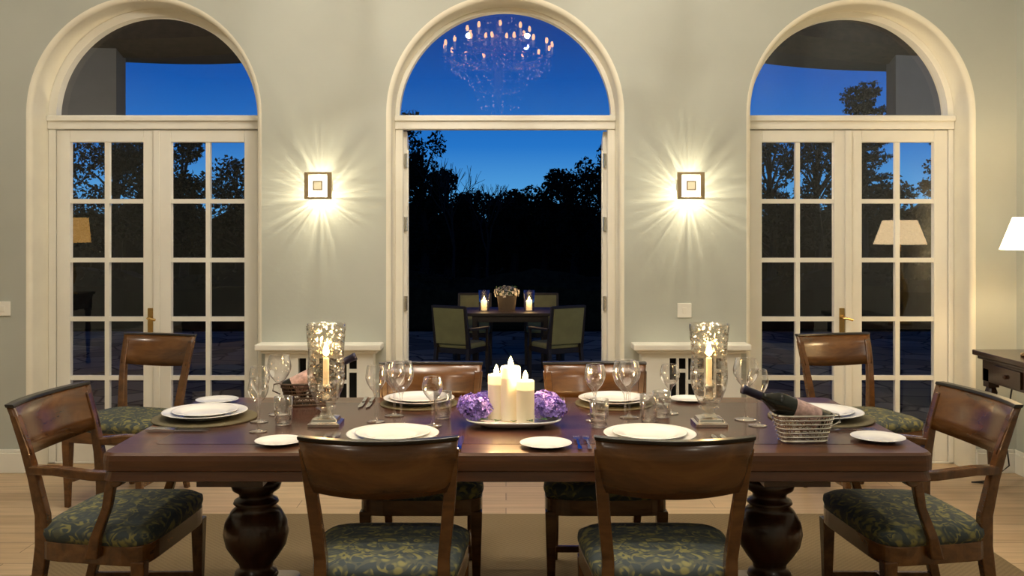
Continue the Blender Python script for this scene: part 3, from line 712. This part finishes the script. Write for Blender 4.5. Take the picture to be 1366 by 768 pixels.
# ---------------------------------------------------------------- outside
OZ = -0.30
g = G(); g.box(-16, 16, Y1, 16.5, OZ-0.1, OZ); g.obj('terrace', M['stone'])
g = G(); g.box(-3.4, 3.4, Y1+0.005, 7.1, OZ, -0.15); g.box(-3.4, 3.4, Y1+0.005, 6.75, -0.15, -0.01); g.obj('terrace_steps', M['stone'], bevel=0.01)
g = G(); g.box(-60, 60, 16.5, 90, OZ-0.2, OZ-0.03); g.obj('lawn_ground', M['grass'])
for x in (-3.35, -1.1, 1.1, 3.35):  # unseen lamps added to brighten the terrace and outdoor chairs
    e = empty('added_terrace_light', (x, Y1, 2.05))
    g = G(); g.box(-0.05, 0.05, 0, 0.015, -0.08, 0.08); g.box(-0.008, 0.008, 0.015, 0.10, 0.09, 0.105); g.box(-0.008, 0.008, 0.012, 0.03, 0.05, 0.105)
    g.loft([sup(.13, .13, 8, 0, .10, .065, 16), sup(.03, .03, 4, 0, .10, .095, 16)]); g.box(-.05, .05, .05, .15, -.125, -.112)
    for sx in (-1, 1):
        for sy in (-1, 1): g.box(sx*.048-.004, sx*.048+.004, .10+sy*.048-.004, .10+sy*.048+.004, -.115, .07)
    g.obj('fill_light_frame', M['ebony'], e)
    g = G(); sphere(g, (0, .10, -0.02), 0.02); g.obj('bulb', M['fill_lens'], e, True)
    plight('terrace_fill_light', (0, .10, -0.07), 34, (1, 0.80, 0.5), 0.02, e)
for sx in (-1, 1):
    e = empty('thatched_eave')
    g = G(); rings = []
    for k in range(11):
        X = sx*(2.0+k*0.25); zl = 2.98-0.04*math.sin(k*0.45)+(0.03 if sx < 0 else 0.10)*(2.5-abs(X))
        rings.append([(X, 8.2, zl), (X, 7.9, zl+0.10), (X, 8.0, zl+0.55), (X, 9.6, zl+1.3), (X, 9.7, zl+0.2)])
    if sx < 0: rings.reverse()
    g.loft(rings); g.obj('thatch', M['thatch'], e)
    g = G(); a, b = (3.27, 4.5); x0, x1 = (a, b) if sx > 0 else (-b, -a); g.box(x0, x1, 8.05, 8.25, 2.42, 3.2); g.obj('reflection_block', M['reflect_grey'], e)  # added block standing in for a dark reflection in the fanlight

def leaves(g, c, rad, n, s):
    for _ in range(n):
        while True:
            p = Vector((random.uniform(-1,1), random.uniform(-1,1), random.uniform(-1,1)))
            if p.length < 1: break
        p = Vector((c[0]+p.x*rad[0], c[1]+p.y*rad[1], c[2]+p.z*rad[2]))
        a = Vector((random.gauss(0,1), random.gauss(0,1), random.gauss(0,1)))*s; b = Vector((random.gauss(0,1), random.gauss(0,1), random.gauss(0,1)))*s
        g.add([p-a*.5, p+b*.6, p+a*.5, p-b*.6], [(0,1,2,3)])
GZ = OZ-0.03
def tree(x, y, h, w, dens=1.0):
    h -= GZ
    e = empty('garden_tree', (x, y, GZ)); g = G(); lf = G()
    g.tube([(0, 0, 0), (0.1, 0, h*.3), (-0.05, 0, h*.6), (0, 0, h*.92)], [0.16, 0.12, 0.08, 0.02], 7)
    for k in range(int(28*dens)):
        z = h*random.uniform(0.25, 0.97); q = w*math.sqrt(max(0.05, 1-((z/h-0.55)/0.5)**2)); a = random.uniform(0, 2*pi); rr = q*random.uniform(.3, 1)
        c = (rr*math.cos(a), rr*math.sin(a), z)
        g.tube([(0, 0, z*0.75), (c[0]*.5, c[1]*.5, z*0.9), c], [0.05, 0.03, 0.01], 4)
        leaves(lf, c, (w*.38, w*.38, h*.07+.12), 200, 0.06)
    g.obj('trunk_and_branches', M['bark'], e); lf.obj('foliage', M['leaf'], e)
def pine(x, y, h, w, k0=0.35, nl=9):
    h -= GZ
    e = empty('pine_tree', (x, y, GZ)); g = G(); lf = G()
    g.tube([(0, 0, 0), (0.05, 0, h*.5), (0, 0, h)], [0.14, 0.09, 0.02], 7)
    for k in range(nl):
        z0_ = h*(k0+(1-k0)*k/nl); L_ = w*(1-0.6*k/nl)
        for j in range(7):
            z = z0_+random.uniform(-.12, .12)
            a = j*0.9+k*0.7+random.uniform(-.4, .4); r = L_*random.uniform(.45, 1.1); up = random.uniform(0.05, 0.35)
            pts = [(r*t*math.cos(a), r*t*math.sin(a), z+up*t*t+0.05) for t in (0, .4, .7, 1)]
            g.tube(pts, [0.035, 0.025, 0.018, 0.008], 4)
            for t in (.45, .7, 1.0): leaves(lf, (r*t*math.cos(a), r*t*math.sin(a), z+up*t*t+0.08), (.20, .20, .075), 45, 0.045)
    leaves(lf, (0, 0, h), (.2, .2, .15), 60, 0.05)
    g.obj('trunk_and_branches', M['bark'], e); lf.obj('needles', M['leaf'], e)
def bare(x, y, h):
    e = empty('bare_tree', (x, y, GZ)); g = G()
    def br(p, d, l, r, dep):
        q = p+d*l; g.tube([p, p+d*l*.5+Vector((random.uniform(-.05,.05)*l, 0, 0)), q], [r, r*.8, r*.6], 4)
        if dep:
            for _ in range(3):
                nd = (d+Vector((random.uniform(-.6,.6), random.uniform(-.6,.6), random.uniform(-.1,.4)))).normalized(); br(q, nd, l*random.uniform(.6,.8), r*.6, dep-1)
    br(Vector((0,0,0)), Vector((0,0,1)), h*.4, 0.05, 4); g.obj('branches', M['bark'], e)
for x, y, h, w in ((-3.3, 29, 4.9, .9), (-2.55, 29.5, 4.3, .75), (-1.9, 31, 3.2, .8), (-1.0, 31, 2.9, 1.0), (0.2, 31, 2.7, 1.1), (1.2, 31, 2.8, 1.0), (2.1, 30, 3.4, .9), (2.95, 29, 3.95, .9), (3.8, 29, 4.2, 1.0),
                   (-14.2, 29, 5.0, 1.7), (-12.2, 30, 4.6, 1.6), (-10.7, 29, 3.9, 1.2), (-9.6, 28.5, 4.2, .9), (-8.4, 30, 3.5, 1.2), (-7, 30, 3.3, 1.3), (-5.4, 30, 3.6, 1.3),
                   (5.2, 30, 4.0, 1.3), (6.7, 30, 4.5, 1.3), (8.0, 29, 4.7, 1.1), (9.4, 29, 4.5, 1.1), (10.8, 30, 2.6, 1.1), (12.6, 31, 2.8, 1.1), (14.6, 30, 4.0, 1.3)):
    tree(x, y, h, w)
pine(9.75, 26.2, 5.35, 0.95, .36, 10); pine(11.3, 24.5, 3.7, 0.8, .4, 6)
bare(-1.35, 25, 3.2); bare(-0.5, 26, 2.8)
g = G(); n = 160
rows = []
for k in range(n+1):
    X = -26+52*k/n; h = 2.1+0.25*math.sin(X*1.3)+0.15*math.sin(X*3.7+1)+random.uniform(-.08, .08)
    rows.append([(X, 34.5, GZ), (X, 34.3+random.uniform(-.2,.2), h*.6), (X, 34.6, h), (X, 35.6, h*0.95), (X, 36, GZ)])
g.loft(rows)
for k in range(260): leaves(g, (random.uniform(-24, 24), 34.4, random.uniform(1.5, 2.3)), (.5, .3, .25), 22, .09)
g.obj('tall_hedge', M['leaf'])
g = G(); rows = []
for k in range(n+1):
    X = -20+40*k/n; h = 0.65+0.1*math.sin(X*2.3)+random.uniform(-.05, .05)
    rows.append([(X, 17.2, GZ), (X, 17.1, h*.6), (X, 17.4, h), (X, 18.0, h*.95), (X, 18.3, GZ)])
g.loft(rows)
for k in range(300): leaves(g, (random.uniform(-18, 18), 17.3, random.uniform(.2, .7)), (.3, .2, .15), 22, .04)
g.obj('low_hedge', M['leaf'])

# outdoor table set
oy = 11.75
e = empty('outdoor_table', (0.05, oy, OZ))
g = G(); g.loft([sup(1.1, 0.9, 12, 0, 0, .735), sup(1.1, 0.9, 12, 0, 0, .77)]); 
for sx in (-1, 1):
    for sy in (-1, 1): g.rects([(sx*.42, sy*.38, 0, .05, .05), (sx*.42, sy*.38, .74, .06, .06)])
g.box(-.42, .42, -.40, -.37, .66, .735); g.box(-.42, .42, .37, .40, .66, .735)
g.obj('table_frame', M['outwood'], e, bevel=0.004)
def ochair(x, y, rot):
    e = empty('outdoor_chair', (x, y, OZ), rot)
    g = G()
    for s in (-1, 1):
        g.rects([(s*.21, -.28, 0, .035, .04), (s*.21, -.22, .42, .04, .05), (s*.21, -.30, .90, .03, .03)])
        g.rects([(s*.22, .2, 0, .035, .035), (s*.22, .2, .42, .045, .045)])
        g.bar([(s*.225, -.24, .64), (s*.235, .18, .63)], .04, .025); g.rects([(s*.23, .17, .42, .03, .03), (s*.232, .17, .63, .03, .03)])
    g.box(-.22, .22, -.22, .22, .36, .42); g.bar([(-.21, -.30, .89), (.21, -.30, .89)], .03, .03)
    g.obj('frame', M['outwood'], e, bevel=.003)
    g = G(); g.loft([sup(.44, .42, 6, 0, 0, .42), sup(.45, .43, 6, 0, 0, .45), sup(.42, .40, 5, 0, 0, .475)]); 
    g.loft([[(-.195, -.255, .47), (.195, -.255, .47), (.195, -.21, .47), (-.195, -.21, .47)], [(-.195, -.325, .875), (.195, -.325, .875), (.195, -.275, .875), (-.195, -.275, .875)]])
    g.obj('upholstery', M['outfab'], e, bevel=.006)
ochair(-0.50, 11.0, math.radians(-28)); ochair(0.56, 11.0, math.radians(28)); ochair(-0.42, 12.6, pi); ochair(0.48, 12.6, pi)
for x in (-0.265, 0.28):
    e = empty('outdoor_hurricane_lantern', (x, 11.6, OZ+.771))
    g = G(); g.lathe([(.001, 0), (.055, 0), (.062, .006), (.066, .25), (.063, .25), (.059, .008), (.001, .008)], seg=24); g.obj('glass', M['glass'], e, True)
    g = G(); g.lathe([(.001, .009), (.036, .009), (.036, .13), (.03, .132), (.001, .128)], seg=20); g.obj('candle', M['waxtop'], e, True)
    g = G(); flame(g, 0, 0, .13, .05, .013); g.obj('flame', M['flame'], e, True)
    plight('flame_light', (0, 0, .20), 4.0, (1, .62, .28), .012, e)
e = empty('flower_planter', (0.01, 11.75, OZ+.771))
g = G(); g.loft([sup(.20, .16, 14, 0, 0, 0), sup(.24, .18, 14, 0, 0, .18)]); g.obj('planter_box', M['terracotta'], e)
g = G(); florets(g, (0, 0, .21), .12, 60, .026, (1.2, .8, .6)); g.obj('white_flowers', M['whiteflower'], e)
g = G(); sphere(g, (0, 0, .19), .09, (1.2, .8, .7)); leaves(g, (0, 0, .24), (.15, .1, .07), 90, .018); g.obj('foliage', M['greenleaf'], e)

# ---------------------------------------------------------------- sky
w = bpy.data.worlds.new('dusk_sky'); sc.world = w; w.use_nodes = True; nt = w.node_tree; nt.nodes.clear()
out = nt.nodes.new('ShaderNodeOutputWorld'); bg = nt.nodes.new('ShaderNodeBackground'); tc = nt.nodes.new('ShaderNodeTexCoord')
se = nt.nodes.new('ShaderNodeSeparateXYZ'); L(nt, tc.outputs['Generated'], se.inputs[0])
r = ramp(nt, [(0.0, (0.12, 0.38, 0.70)), (0.035, (0.085, 0.35, 0.72)), (0.085, (0.020, 0.18, 0.58)), (0.15, (0.003, 0.095, 0.44)), (0.21, (0.001, 0.045, 0.27)), (0.4, (0.003, 0.02, 0.12)), (1.0, (0.003, 0.015, 0.08))])
L(nt, se.outputs['Z'], r.inputs['Fac']); L(nt, r.outputs['Color'], bg.inputs['Color']); bg.inputs['Strength'].default_value = 1.0
L(nt, bg.outputs[0], out.inputs['Surface'])

# ---------------------------------------------------------------- camera
cam = bpy.data.cameras.new('camera'); co = bpy.data.objects.new('camera', cam); sc.collection.objects.link(co)
co.location = (0, 0, 1.465); co.rotation_euler = (pi/2, 0, 0)
cam.sensor_width = 36; cam.lens = 1280/1366*36; cam.shift_x = 8/1366; cam.shift_y = -79/1366
cam.clip_end = 300
sc.camera = co
